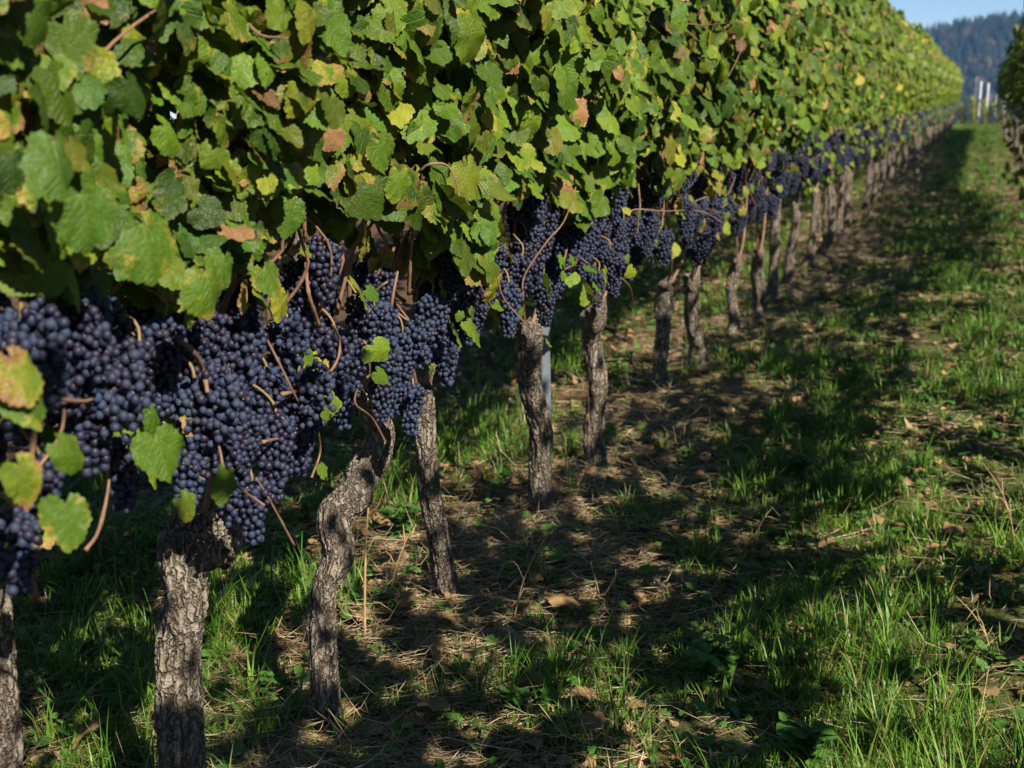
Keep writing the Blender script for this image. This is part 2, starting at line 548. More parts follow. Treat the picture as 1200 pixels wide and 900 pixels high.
def canopy(r, y0, y1, n, tmpl, zlo=1.18, zhi=2.56, smin=0.036, smax=0.086, far=0.0, front=0.48, wy=0.0, loose=0.04):
    """leaves of one vine between y0 and y1 (local), sun side +x"""
    pc = r.random(n)
    y = r.uniform(y0, y1, n)
    yy = y + wy
    zb = zlo + 0.07 * np.sin(5.1 * yy + 1) + 0.05 * np.sin(11.3 * yy)
    zt = zhi + 0.07 * np.sin(3.7 * yy + 2) + 0.06 * np.sin(9.1 * yy)
    q = r.random(n)
    z = zb + (zt - zb) * q
    half = 0.16 + 0.15 * np.sin(np.pi * np.clip(q * 0.88 + 0.12, 0, 1)) ** 0.8 + 0.045 * np.sin(8.3 * yy + 5.7 * z) + 0.035 * np.sin(13.0 * yy - 9.0 * z)
    x = np.where(pc < front, half - r.exponential(0.045, n), np.where(pc < 0.78, r.uniform(-half, half), -half + r.exponential(0.05, n)))
    side = np.where(x > -0.05, 1.0, -1.0)
    # a few leaves stick up and out
    so = r.random(n) < loose
    x[so] += np.where(x[so] > 0, 1, -1 if loose > .1 else 1) * r.uniform(0.0, 0.09 + .25 * (loose > .1), so.sum())
    Z = np.stack([side * 0.95 + r.normal(0, 0.32, n), -0.38 + r.normal(0, 0.42, n), 0.40 + r.normal(0, 0.36, n)], 1)
    Y = np.stack([side * 0.25 + r.normal(0, 0.3, n), r.normal(0, 0.62, n), -0.9 + r.normal(0, 0.30, n)], 1)
    size = r.uniform(smin, smax, n) * (0.85 + 0.3 * r.random(n))
    Zn = unit(Z); Yn = unit(Y - Zn * np.sum(Y * Zn, -1, keepdims=True))
    C = np.stack([x, y, z], 1) - Yn * size[:, None] * 0.3
    hue, brown, bri = leaf_looks(r, n, far)
    return leaf_cloud(r, C, Z, Y, size, tmpl, hue, brown, bri)


def foliage_mesh(name, r, groups):
    mb = MB()
    for g_ in groups:
        v, t, luv, lf = g_
        mb.add(v, t, luv=luv, lf=lf)
    return mb.mesh(name, M_LEAF)


# ------------------------------------------------------------------ grapes
def bunch_berries(r, L, W_, wings, br):
    """berry centres of one hanging bunch, top at z=0"""
    pts = []
    tries = 0
    md = br * 1.58
    while tries < 3500:
        tries += 1
        if wings and r.random() < 0.28:
            a = np.array([wings * W_ * 0.95, 0, -0.24 * L]) + r.normal(0, 1, 3) * np.array([0.30, 0.26, 0.14]) * [W_, W_, L]
        else:
            q = r.random() ** 0.85
            rad = W_ * (0.35 + 0.65 * min(1, q / 0.16)) * (1 - 0.80 * max(0, q - 0.2) ** 1.1)
            th = r.uniform(0, 6.283); rr = rad * math.sqrt(r.uniform(0.25, 1))
            a = np.array([rr * math.cos(th), rr * math.sin(th), -q * L])
        if all((a[0] - b[0]) ** 2 + (a[1] - b[1]) ** 2 + (a[2] - b[2]) ** 2 > md * md for b in pts):
            pts.append(a)
    return np.array(pts)


def bunch_mesh(r, sub, L, W_, br=0.0069, wings=0):
    sv, st = ico(sub)
    mb = MB()
    for c in bunch_berries(r, L, W_, wings, br):
        s = br * r.uniform(0.76, 1.15) * np.array([r.uniform(.93, 1.05), r.uniform(.93, 1.05), r.uniform(0.96, 1.16)])
        mb.add(sv * s + c, st, gr=np.array([r.random(), r.random(), r.random()]))
    return mb.mesh('grape_bunch', M_GRAPE)


def stalk_mesh(r, L):
    mb = MB()
    P = catmull([(0, 0, -L * 0.35), (0.004, 0.002, 0.0), (r.normal(0, .008) - 0.01, r.normal(0, .01), 0.03), (-0.045, r.normal(0, .02), 0.055)], 9)
    mb.add(*tube(P, 0.0027, 6))
    for k in range(5):
        a = r.uniform(0, 6.28); z = -L * r.uniform(0.0, 0.35)
        mb.add(*tube([(0.003, 0, z), (0.035 * math.cos(a), 0.035 * math.sin(a), z - 0.012)], 0.0012, 5))
    return mb.mesh('stalk', M_STALK)


NEARB = []
for k in range(9):
    L = (0.115, 0.14, 0.165, 0.125, 0.15, 0.18, 0.10, 0.135, 0.155)[k]
    NEARB.append((bunch_mesh(rng, 2, L, (0.036, 0.040, 0.042, 0.034, 0.044, 0.040, 0.032, 0.046, 0.037)[k], wings=(0, 1, 0, -1, 1, 0, 0, -1, 0)[k]), stalk_mesh(rng, L), L))
MIDB = []
for k in range(5):
    L = (0.13, 0.15, 0.17, 0.12, 0.145)[k]
    MIDB.append((bunch_mesh(rng, 1, L, 0.040, 0.0080, wings=(0, 1, 0, -1, 0)[k]), stalk_mesh(rng, L), L))


# ------------------------------------------------------------------ trunks
def trunk_part(mb, P, rad, m, k, seed, ridge=0.30):
    P = catmull(P, k); n = len(P)
    rad = np.interp(np.linspace(0, 1, n), np.linspace(0, 1, len(rad)), rad)
    V, t = tube(P, rad, m)
    s = np.concatenate([[0], np.cumsum(np.linalg.norm(np.diff(P, axis=0), axis=1))])
    bk = np.zeros((len(V), 3))
    for i in range(n):
        for j in range(m):
            a = 2 * math.pi * j / m + 1.3 * s[i]
            cx, cy = math.cos(a), math.sin(a)
            w = mnoise.noise((cx * 1.3 + seed, cy * 1.3, s[i] * 9))
            r1 = 1 - abs(mnoise.noise((cx * 3.2 + 0.5 * w + seed * 3, cy * 3.2, s[i] * 9 + 3)))
            r2 = 1 - abs(mnoise.noise((cx * 7.5 + seed * 5, cy * 7.5, s[i] * 24)))
            r3 = mnoise.noise((cx * 9, cy * 9 + seed, s[i] * 70))
            h = 0.55 * r1 ** 2 + 0.30 * r2 ** 2 + 0.15 * r3
            d = 1 + ridge * (h - 0.45) + 0.24 * w
            q = i * m + j
            V[q] = P[i] + (V[q] - P[i]) * d
            bk[q] = (j / m, s[i], h)
    mb.add(V, t, bk=bk)


def simple_trunk(seed, P, rad, m=10, k=14):
    mb = MB(); trunk_part(mb, P, rad, m, k, seed); return mb.mesh('trunk', M_BARK)


# ------------------------------------------------------------------ near vines, one by one
# pixel of the trunk's foot in the 1200 x 900 photograph, then the points of the trunk above it
HERO = [
    # foot, [points above], radii (m)
    ((2, 1130), [(0, 1000), (-4, 860), (-12, 745), (-20, 680)], (0.058, 0.050, 0.046, 0.044, 0.050), 'leftmost grapevine, at the photo edge, with large blurred leaves and a pale straight trunk'),
    ((207, 1010), [(207, 900), (212, 770), (212, 700), (222, 640), (240, 612)], (0.056, 0.049, 0.047, 0.046, 0.056, 0.060), 'grapevine with a thick straight grey trunk and broad forked head with a lichened stub'),
    ((385, 868), [(374, 790), (384, 700), (391, 650), (396, 605), (410, 580), (430, 558), (439, 515), (440, 470)], (0.050, 0.042, 0.042, 0.044, 0.052, 0.054, 0.054, 0.046, 0.048), 'grapevine whose trunk steps sideways in a sharp kink below the grapes'),
    ((530, 728), [(520, 670), (507, 590), (498, 520), (494, 455)], (0.050, 0.042, 0.038, 0.038, 0.045), 'grapevine with a slender dark trunk leaning left, right behind the kinked trunk'),
    ((638, 622), [(635, 560), (630, 500), (622, 440), (616, 388)], (0.055, 0.050, 0.048, 0.048, 0.058), 'grapevine with a dark trunk in front of the blue grey metal stake'),
    ((698, 556), [(700, 500), (697, 450), (697, 400), (692, 370)], (0.060, 0.052, 0.048, 0.048, 0.060), 'grapevine with a flaring trunk, next one to the right of the metal stake'),
    ((772, 470), [(774, 430), (776, 390), (779, 355), (782, 335)], (0.050, 0.045, 0.045, 0.060, 0.060), 'grapevine with a knobbly trunk head, second to the right of the metal stake'),
    ((817, 440), [(815, 405), (812, 370), (810, 330)], (0.070, 0.052, 0.048, 0.050), 'grapevine with a dark trunk widening at its foot, third right of the metal stake'),
    ((856, 408), [(858, 375), (859, 340), (860, 310)], (0.052, 0.042, 0.040, 0.045), 'grapevine with a pale thin trunk, fourth right of the metal stake'),
    ((888, 384), [(889, 350), (888, 320), (888, 300)], (0.060, 0.050, 0.045, 0.050), 'grapevine with brown trunk in half shade, fifth right of the metal stake'),
]
GROUP = 'grapevines trained along the left row'
GROUP2 = 'grapevines along the shaded right row'


def basis(foot):
    p = on_ground(*foot)
    return np.array([p[0], p[1], float(gz(p[0], p[1])) - 0.01])


feet = [basis(h[0]) for h in HERO]
ysr = [f[1] for f in feet]
print('feet', [(round(float(f[0]), 2), round(float(f[1]), 2)) for f in feet])

# hand-set bunches: pixel of the bunch top, prototype
BUNCH = [(80, 325, 5, .26), (20, 372, 4, .30), (118, 350, 2, .24), (60, 372, 1, .28), (100, 420, 4, .26), (190, 372, 2, .20), (222, 378, 1, .17), (225, 448, 4, .20),
         (143, 515, 6, .24), (220, 528, 6, .19), (282, 372, 4, .19), (335, 372, 1, .18), (265, 445, 2, .21), (288, 480, 0, .20), (293, 560, 3, .20), (310, 430, 7, .16),
         (350, 460, 2, .18), (390, 385, 7, .17), (430, 362, 1, .17), (405, 440, 3, .18), (182, 430, 6, .18), (160, 400, 3, .18), (14, 600, 6, .30), (44, 535, 6, .28),
         (470, 385, 4, .17), (505, 345, 2, .17), (482, 450, 3, .19), (530, 330, 5, .16), (548, 300, 1, .17), (578, 282, 5, .18), (610, 300, 4, .18), (636, 322, 2, .18),
         (595, 330, 8, .16), (560, 350, 6, .18), (662, 268, 1, .17), (692, 262, 5, .18), (730, 255, 4, .17), (700, 318, 3, .18), (760, 250, 2, .17), (775, 270, 7, .18),
         (805, 240, 5, .17), (828, 235, 4, .17), (815, 282, 3, .18), (365, 420, 8, .15), (450, 400, 5, .16), (320, 480, 8, .2), (245, 420, 3, .2), (520, 400, 6, .18)]
# hand-set leaves hanging in the grape zone: pixel of the stalk point, size (m), hue, brown, x offset, tip turn
LEAVES = [(165, 262, .150, .45, .50, .30, .1), (240, 318, .125, .6, .55, .27, .2), (182, 512, .125, .55, .35, .24, .1), (265, 553, .095, .55, .3, .22, -.3), (212, 585, .075, .75, .5, .22, .6),
          (75, 590, .10, .5, .45, .36, -.2), (442, 436, .06, .6, .2, .2, .7), (430, 412, .045, .7, .1, .2, -.4), (552, 362, .045, .65, .1, .2, .3), (540, 366, .04, .6, .1, .2, -.5),
          (430, 340, .06, .4, .1, .2, .8), (640, 398, .045, .95, .5, .2, .0), (505, 430, .045, .7, .2, .2, .2), (375, 545, .05, .75, .2, .2, .1), (20, 545, .09, .9, .6, .40, .3),
          (70, 520, .085, .6, .3, .30, .8), (10, 420, .11, .9, .7, .40, .2), (30, 450, .1, .5, .4, .38, -.2), (95, 228, .125, .3, .4, .36, .1), (62, 165, .12, .35, .3, .38, -.1),
          (380, 482, .04, .8, .2, .2, .5), (670, 300, .05, .6, .1, .2, .3), (660, 320, .045, .7, .2, .2, -.3), (735, 300, .05, .8, .1, .2, .2), (310, 315, .1, .55, .45, .22, .4), (262, 300, .09, .45, .3, .24, -.4)]
CANES = [(.30, .0042, [(42, 700), (30, 640), (35, 560), (42, 470), (36, 430)]), (.24, .003, [(100, 645), (116, 620), (128, 560), (122, 505), (136, 470)]), (.30, .003, [(0, 600), (35, 560), (70, 510), (76, 465)]),
         (.25, .005, [(208, 398), (226, 412), (238, 435), (243, 460)]), (.24, .0034, [(330, 462), (370, 452), (394, 425), (398, 400), (390, 380)]), (.23, .003, [(308, 518), (345, 508), (384, 484)]), (.24, .0042, [(146, 425), (165, 455)]),
         (.30, .003, [(98, 632), (60, 602), (20, 622)]), (.19, .0042, [(479, 345), (482, 290), (488, 215)]), (.18, .004, [(502, 315), (506, 270), (510, 240)]), (.2, .0045, [(374, 382), (362, 345), (358, 308)]),
         (.2, .004, [(455, 392), (460, 350), (466, 318)]), (.18, .004, [(558, 318), (562, 270), (560, 215)]), (.18, .004, [(580, 285), (582, 245), (578, 212)]), (.22, .0026, [(345, 640), (318, 590), (300, 560)]), (.22, .0026, [(365, 560), (375, 530), (372, 500)]),
         (.19, .0036, [(660, 310), (668, 270), (664, 235)]), (.19, .0036, [(745, 280), (750, 245), (748, 215)]), (.19, .0036, [(776, 265), (778, 235), (772, 205)]), (.3, .003, [(10, 480), (40, 465), (100, 470), (122, 455)])]
per_c = [[] for _ in HERO]
for c_ in CANES:
    pp = [on_plane(a_, b_, ROWX + c_[0] * .85 + .012 * math.sin(a_ * .13 + b_ * .07)) for a_, b_ in c_[2]]
    per_c[int(np.argmin([abs(pp[0][1] - y) for y in ysr]))].append((pp, c_[1]))
per_b = [[] for _ in HERO]; per_l = [[] for _ in HERO]
for b_ in BUNCH:
    p = on_plane(b_[0], b_[1], ROWX + b_[3] * .85)
    i = int(np.argmin([abs(p[1] - y) for y in ysr])); per_b[i].append((p, b_[2]))
for l_ in LEAVES:
    p = on_plane(l_[0], l_[1], ROWX + min(l_[5], .33) + .06)
    i = int(np.argmin([abs(p[1] - y) for y in ysr])); per_l[i].append((p, l_))


def put_bunch(root, base, p, proto, scale, rz, tilt):
    bm_, sm_, L = proto
    o = link('grape_bunch', bm_, root, np.asarray(p) - base)
    o.rotation_euler = (tilt[0], tilt[1], rz); o.scale = (scale, scale, scale)
    link('stalk', sm_, o)
    return o


def cane_mesh(P, r0, r1, k=16, nodes=True):
    P = catmull(P, k); n = len(P)
    rad = np.linspace(r0, r1, n)
    if nodes: rad = rad * (1 + 0.28 * (np.arange(n) % 5 == 0))
    mb = MB(); mb.add(*tube(P, rad, 7)); return mb.mesh('cane', M_CANE)


for i, (foot, up, rads, label) in enumerate(HERO):
    base = feet[i]
    r = np.random.default_rng(100 + i)
    root = empty('grapevine', base)
    tag(root, label, 'grapevine', GROUP)
    x_ = base[0]
    pts = [np.array([0, 0, -0.04])] + [on_plane(px, py, x_) - base for px, py in up]
    for q, p in enumerate(pts[1:]): p[0] += 0.012 * math.sin(3.1 * q + i)
    mb = MB()
    rads = tuple(q * (.84 if i == 1 else .72 if i in (2, 3) else .76) for q in rads)
    trunk_part(mb, pts, rads, 80 if i < 5 else 36, 200 if i < 5 else 80, 3.7 * i, 0.42)
    top = pts[-1]
    ht = top[2]
    # the knobbly head: short arms that leave it along the row
    for sgn in (-1, 1):
        a0 = top - np.array([0, 0, 0.035])
        ln = r.uniform(0.10, 0.17)
        if i == 1 and sgn < 0:
            trunk_part(mb, [a0 + [0, 0.0, -0.02], a0 + [0.01, -0.06, 0.0], a0 + [0.015, -0.105, 0.012]], (0.045, 0.036, 0.030), 26, 20, 40 + i, 0.3)
        elif i == 1:
            trunk_part(mb, [a0 + [0, 0, -0.02], a0 + [0.02, 0.075, 0.03], a0 + [0.02, 0.13, 0.07]], (0.055, 0.046, 0.034), 26, 24, 41 + i, 0.3)
        else:
            trunk_part(mb, [a0, a0 + [r.normal(0, .01), sgn * ln * 0.5, 0.05], a0 + [r.normal(0, .015), sgn * ln, 0.06 + r.uniform(0, .05)]], (rads[-1] * 0.8, rads[-1] * 0.55, 0.015), 18, 14, 50 + i + sgn)
    link('trunk', mb.mesh('trunk', M_BARK), root)
    lo = (ysr[i - 1] + ysr[i]) / 2 if i else ysr[0] - 1.0
    hi = (ysr[i] + ysr[i + 1]) / 2 if i + 1 < len(HERO) else ysr[i] + 0.5
    y0, y1 = lo - base[1] - 0.06, hi - base[1] + 0.06
    wid = y1 - y0
    dx = ROWX - base[0]
    # bent canes tied along the row, and the shoots that rise from them
    for sgn in (-1, 1):
        e_ = (y0 if sgn < 0 else y1) * 0.8
        link('cane', cane_mesh([top + [0, sgn * 0.03, 0.0], top + [dx * .4 + 0.03, e_ * 0.35, 0.15], [dx + 0.05, e_ * 0.8, max(ht + 0.17, 1.0)], [dx + 0.06, e_, max(ht + 0.10, .97)]], 0.0075, 0.004), root)
    for k in range(9):
        yk = y0 + wid * (k + r.uniform(0.1, 0.9)) / 9
        zb = max(ht + 0.12, 0.99) - 0.03 * abs(yk)
        P = [[dx + 0.05, yk, zb], [dx + r.uniform(0.05, .17), yk + r.normal(0, .03), zb + 0.14], [dx + r.uniform(.08, .2), yk + r.normal(0, .05), 1.22], [dx + r.uniform(.0, .2), yk + r.normal(0, .10), 1.55]]
        link('cane', cane_mesh(P, r.uniform(0.0035, 0.0055), 0.003), root)
    # thin tangled side shoots among the bunches
    for k in range(3):
        yk = r.uniform(y0, y1)
        p0 = np.array([dx + r.uniform(.12, .2), yk, r.uniform(.82, 1.12)])
        P = [p0]
        dv = np.array([r.normal(.01, .015), r.normal(0, .05), r.normal(.01, .03)])
        for q in range(4):
            P.append(P[-1] + dv); dv = dv + r.normal(0, .03, 3)
        link('cane', cane_mesh(P, 0.003, 0.0016), root)
    for k in range(int(7 * wid)):
        yk = r.uniform(y0, y1); zk = r.uniform(1.25, 2.3)
        p0 = np.array([dx + .22, yk, zk]); dv = np.array([r.uniform(.0, .035), r.normal(0, .04), r.normal(.02, .045)]); P = [p0]
        for q in range(4): P.append(P[-1] + dv); dv = dv * .9 + r.normal(0, .018, 3)
        link('cane', cane_mesh(P, 0.0034, 0.0016, 12), root)
    # foliage
    dens = 1650 if i < 6 else 1300
    n = int(dens * wid * (1.6 if i == 0 else 1.2 if i == 1 else 1))
    t_ = T0 if i < 8 else T1
    cv = canopy(r, y0, y1, n, t_, 1.26 if i < 2 else 1.22, wy=base[1], smin=.034 if i < 2 else .038, smax=.070 if i < 2 else .088, front=.62 if i < 2 else .5)
    cv = (cv[0] + [dx, 0, -base[2]],) + cv[1:]
    groups = [cv]
    n2 = int(26 * wid)                                # sparse leaves down among the bunches
    C = np.stack([dx + r.uniform(-0.05, .24, n2), r.uniform(y0, y1, n2), r.uniform(.82, 1.2, n2)], 1)
    groups.append(leaf_cloud(r, C, np.stack([0.9 + r.normal(0, .4, n2), r.normal(0, .5, n2), .3 + r.normal(0, .4, n2)], 1),
                             np.stack([r.normal(.1, .3, n2), r.normal(0, .6, n2), np.full(n2, -.8)], 1), r.uniform(.03, .075, n2), t_, np.clip(r.normal(.62, .2, n2), 0, 1), r.uniform(0, .6, n2), r.uniform(.5, 1, n2)))
    fo = link('foliage', foliage_mesh('foliage', r, groups), root)
    # hero leaves
    for p, l_ in per_l[i]:
        v, t, luv, lf = leaf_cloud(r, (p - base)[None], np.array([[0.85, -0.30, 0.30]]) + r.normal(0, .15, (1, 3)), np.array([[0.1, l_[6], -0.9]]), np.array([l_[2] * .56]), T0,
                                   np.array([l_[3] * .68]), np.array([l_[4] * .72]), np.array([.6]))
        o = link('leaf', tri_mesh('leaf', v, t, M_LEAF, {'luv': luv, 'lf': lf}), root)
    for pp, rr in per_c[i]:
        link('cane', cane_mesh([p - base for p in pp], rr, rr * .7, 18), root)
    # bunches
    for p, k in per_b[i]:
        put_bunch(root, base, p, NEARB[k], r.uniform(.93, 1.08), r.uniform(-1, 1), r.normal(0, .10, 2))
    nb = int((9 if i < 3 else 19) * wid)
    for k in range(nb):
        yk = y0 + wid * (k + r.random()) / nb
        if abs(yk - top[1]) < .09 and i == 2: continue
        p = base + [dx + r.uniform(-0.05, .19), yk, r.choice([0.98, 1.08, 1.17, 1.23] if i < 6 else [.90, .98, 1.08, 1.16]) + r.normal(0, .03) - base[2]]
        put_bunch(root, base, p, (NEARB if i < 6 else MIDB)[int(r.integers(0, 9 if i < 6 else 5))], r.uniform(.85, 1.08), r.uniform(0, 6.28), r.normal(0, .12, 2))

# ------------------------------------------------------------------ the rest of both rows
NV = 6
MIDF, FARF, MIDT, MIDC = [], [], [], []
RAGF, OPENF, HIGHF, YELF = [], [], [], []
FARB = []
for k in range(4):
    FARB.append(bunch_mesh(rng, 1, (0.14, 0.16, 0.13, 0.15)[k], 0.045, 0.0155))
for k in range(NV):
    r = np.random.default_rng(300 + k)
    MIDF.append(foliage_mesh('foliage', r, [canopy(r, -0.56, 0.56, 900, T1, 1.20, wy=k * 1.7), canopy(r, -0.5, 0.5, 46, T1, 0.80, 1.2, 0.03, 0.07, far=1.2)]))
    FARF.append(foliage_mesh('foliage', r, [canopy(r, -0.56, 0.56, 560, T2, 1.22, smin=0.055, smax=0.115, far=1.0, wy=k * 1.7), canopy(r, -0.5, 0.5, 44, T2, 0.80, 1.2, 0.045, 0.085, far=1.6)]))
    RAGF.append(foliage_mesh('foliage', r, [canopy(r, -0.6, 0.6, 760, T1, 1.2, 2.5, wy=k * 1.7, loose=.3), canopy(r, -0.5, 0.5, 100, T1, 0.45, 1.15, 0.04, 0.09, far=.5, loose=.3)]))
    OPENF.append(foliage_mesh('foliage', r, [canopy(r, -0.6, 0.6, (720, 520, 820, 600, 760, 500)[k], T2, 1.42, 2.60, 0.045, 0.09, wy=k * 2.3, loose=.2)] + ([canopy(r, -0.35, 0.25, 110, T2, 0.55, 1.2, 0.05, 0.09, loose=.2)] if k in (1, 3, 4) else [])))
    HIGHF.append(foliage_mesh('foliage', r, [canopy(r, -0.58, 0.58, 640, T2, 1.40, 2.56, 0.055, 0.115, far=1.0, wy=k * 1.7)]))
    YELF.append(foliage_mesh('foliage', r, [canopy(r, -0.56, 0.56, 420, T2, 0.7, 2.3, 0.055, 0.115, far=4.0, wy=k * 1.7)]))
    lean = r.normal(0, .05, 2)
    P = [(0, 0, -0.05), (lean[0] * .5, lean[1], .2), (lean[0], lean[1] * .6, .52), (lean[0] * .6, lean[1] * .3, .80)]
    MIDT.append(simple_trunk(9.1 * k, P, (0.046, 0.036, 0.033, 0.042), 14, 22))
    cs = []
    for q in range(6):
        yk = r.uniform(-.5, .5)
        cs.append(cane_mesh([[.03, yk, .98], [r.uniform(.03, .15), yk + r.normal(0, .04), 1.14], [r.uniform(.05, .2), yk + r.normal(0, .06), 1.45]], 0.005, 0.003, 8, False))
    MIDC.append(cs)


def row_vine(x, y, k, lod, label, group, r):
    root = empty('grapevine', (x, y, float(gz(x, y))))
    tag(root, label, 'grapevine', group)
    link('trunk', MIDT[k % NV], root).rotation_euler = (0, 0, r.uniform(0, 6.28))
    f_ = link('foliage', (MIDF, FARF, RAGF, OPENF, HIGHF, YELF, FARF)[lod][k % NV], root)
    sc = r.uniform(.97, 1.04); f_.scale = (1, 1, sc)
    if lod in (0, 2):
        for c in MIDC[k % NV]: link('cane', c, root)
        for q in range(26):
            p = np.array([r.uniform(.06, .25), r.uniform(-.52, .52), r.choice([.96, 1.02, 1.10, 1.16]) + r.normal(0, .03)])
            put_bunch(root, np.zeros(3), p, MIDB[int(r.integers(0, 5))], r.uniform(.85, 1.1), r.uniform(0, 6.28), r.normal(0, .12, 2))
    else:
        for q in range({1: 20, 6: 3}.get(lod, 7)):
            p = [r.uniform(.10, .29), r.uniform(-.52, .52), r.uniform(.90, 1.20)]
            o = link('grape_bunch', FARB[int(r.integers(0, 4))], root, p)
            o.rotation_euler = (r.normal(0, .1), r.normal(0, .1), r.uniform(0, 6.28))
    return root


r = np.random.default_rng(77)
y = ysr[-1] + 1.0; k = 0
ORD = ['tenth', 'eleventh', 'twelfth', 'thirteenth']
while y < 69:
    lod = 0 if y < 19 else 1
    lab = ('grapevine in the blurred middle of the left row, brown trunk close to its neighbours' if y < 19 else 'small far away grapevine near the far end of the left row, leaves yellow green')
    row_vine(ROWX + r.normal(0, .02), y, k * 5 + 1, lod, lab, GROUP, r)
    y += r.uniform(.95, 1.06); k += 1
y = -1.6; k = 0
while y < 66:
    lab = ('dark leaved grapevine of the right row at the photo edge' if y > 12 else 'grapevine of the right row beside the camera')
    # the near ones only throw their shade into the picture, the fruit of the far ones is too small to split
    row_vine(ROW2X + r.normal(0, .02), y, k * 7 + 2, 4 if y > 22 else 3 if y < 12 else 2, lab, GROUP2, r)
    y += r.uniform(.95, 1.06); k += 1
y = 2.2; k = 0
while y < 34:
    row_vine(ROWX - 2.25 + r.normal(0, .02), y, k * 5 + 4, 6, 'grapevine of the next row, glimpsed under the leaves behind the front row', 'grapevines of the next row behind', r)
    y += r.uniform(.95, 1.06); k += 1
# cross rows of vines beyond the end of the alley
for k in range(10):
    row_vine(-2.6 + 0.62 * k, 84.0 + 0.5 * (k % 3), k * 5 + 3, 5, 'yellowing grapevine beyond the white posts at the end of the alley', 'yellow grapevines beyond the posts', r)

# ------------------------------------------------------------------ posts
def stake(loc, h, label):
    """rolled steel row stake: a C profile with lips and wire notches"""
    root = empty('trellis_stake', loc)
    tag(root, label, 'stake')
    prof = np.array([(-.010, -.020), (-.018, -.020), (-.018, -.012), (.012, -.010), (.012, -.004), (.016, 0), (.012, .004), (.012, .010), (-.018, .012), (-.018, .020), (-.010, .020)])
    t_ = 0.0018
    d = np.gradient(prof, axis=0); d = unit(d); nr = np.stack([d[:, 1], -d[:, 0]], 1)
    ring = np.vstack([prof + nr * t_, (prof - nr * t_)[::-1]])
    zs = np.linspace(-0.05, h, 24)
    V = np.array([[a, b, z] for z in zs for a, b in ring]); m = len(ring)
    T_ = []
    for i in range(len(zs) - 1):
        for j in range(m):
            a = i * m + j; b = i * m + (j + 1) % m
            T_ += [[a, b, b + m], [a, b + m, a + m]]
    link('channel', tri_mesh('channel', V, T_, M_STEEL, smooth=False), root)
    for q in range(6):
        mb = MB(); z = 0.55 + q * 0.24
        mb.add(*tube([(.010, .021, z), (.010, .030, z + .004), (.010, .032, z + .018)], .0022, 6))
        link('wire_hook', mb.mesh('wire_hook', M_STEEL), root)
    return root


p = on_ground(655, 606)
s_ = stake((p[0] - 0.04, p[1], -0.02), 2.0, 'blue grey galvanised metal stake standing behind a dark vine trunk')
s_.rotation_euler = (0, R(-1.0), R(12)); s_.scale = (.8, .8, 1)


def post(px, py, ptop, w, m, label, lean=0.0, cat='post', group=None):
    p = on_ground(px, py)
    q, _, z = pix(p)
    h = (py - ptop) / 1667.0 * z
    root = empty('trellis_post', p)
    tag(root, label, cat, group)
    mb = MB()
    P = catmull([(0, 0, -0.1), (lean * .5, 0, h * .5), (lean, 0, h)], 10)
    mb.add(*tube(P, np.linspace(w, w * .92, len(P)), 12)); link('shaft', mb.mesh('shaft', m), root)
    mb = MB(); mb.add(*tube([(lean, 0, h), (lean, 0, h + .02), (lean, 0, h + .04)], [w * 1.05, w, w * .5], 12)); link('cap', mb.mesh('cap', m), root)
    for q in (0.5, 0.75):
        mb = MB(); th = np.linspace(0, 2 * math.pi, 13)
        mb.add(*tube(np.stack([np.cos(th) * w * 1.02 + lean * q, np.sin(th) * w * 1.02, np.full(13, h * q)], 1), .006, 5)); link('wire_tie', mb.mesh('wire_tie', M_POSTGREY), root)


post(1146, 143, 97, .048, M_POSTWHITE, 'taller white post at the far end of the alley, left one of the white pair', .05)
post(1155, 142, 99, .046, M_POSTWHITE, 'shorter white post at the far end of the alley, right one of the white pair', .04)
post(1142, 138, 92, .030, M_POSTGREY, 'thin grey post just left of the white pair at the alley end')
post(1166, 138, 112, .05, M_POSTGREY, 'stout weathered post right of the white pair at the alley end')
post(1176, 138, 111, .055, M_POSTWHITE, 'short pale post right of the stout weathered one, by the yellow vines')

# ------------------------------------------------------------------ grass
def blades(r, root, length, width, az, bend, gc, nseg=3):
    """N grass blades -> arrays"""
    n = len(root)
    hd = np.stack([np.cos(az), np.sin(az), np.zeros(n)], 1); sd = np.stack([-np.sin(az), np.cos(az), np.zeros(n)], 1)
    V = []
    for s in range(nseg + 1):
        f = s / nseg
        c = root + hd * (length * bend * f ** 1.8)[:, None] + np.array([0, 0, 1.0]) * (length * f * (1 - 0.35 * bend * f))[:, None]
        w = width * (1 - f ** 1.6) * 0.5
        if s < nseg: V += [c - sd * w[:, None], c + sd * w[:, None]]
        else: V += [c]
    m = len(V)
    V = np.stack(V, 1).reshape(-1, 3)
    t = []
    for s in range(nseg):
        a = 2 * s
        if s < nseg - 1: t += [[a, a + 1, a + 3], [a, a + 3, a + 2]]
        else: t += [[a, a + 1, a + 2]]
    t = (np.array(t)[None] + (np.arange(n) * m)[:, None, None]).reshape(-1, 3)
    return V, t, np.repeat(gc, m, 0)


def scatter(r, n, s0, s1, x0, x1):
    s = s0 * (s1 / s0) ** r.random(n); return r.uniform(x0, x1, n), s


def lush(x, y):
    """how grassy the ground is at a point, 0..1"""
    a = 0.52 + 0.42 * np.sin(2.3 * x + 1.7 * y + .8 * np.sin(3 * x)) * np.sin(1.1 * y - 2.0 * x + .5) + 0.34 * np.sin(5.3 * x + .3 + np.sin(2.7 * y)) * np.sin(4.1 * y + 1.0) + 0.25 * np.sin(11 * x + 5 * np.sin(y)) * np.sin(9 * y - 3 * x)
    return a - .02 + .10 * np.exp(-((x + .15) / .5) ** 2) - 0.30 * np.exp(-((x - ROWX - .05) / 0.40) ** 2) - 0.55 * np.exp(-((x - ROW2X) / 0.22) ** 2)


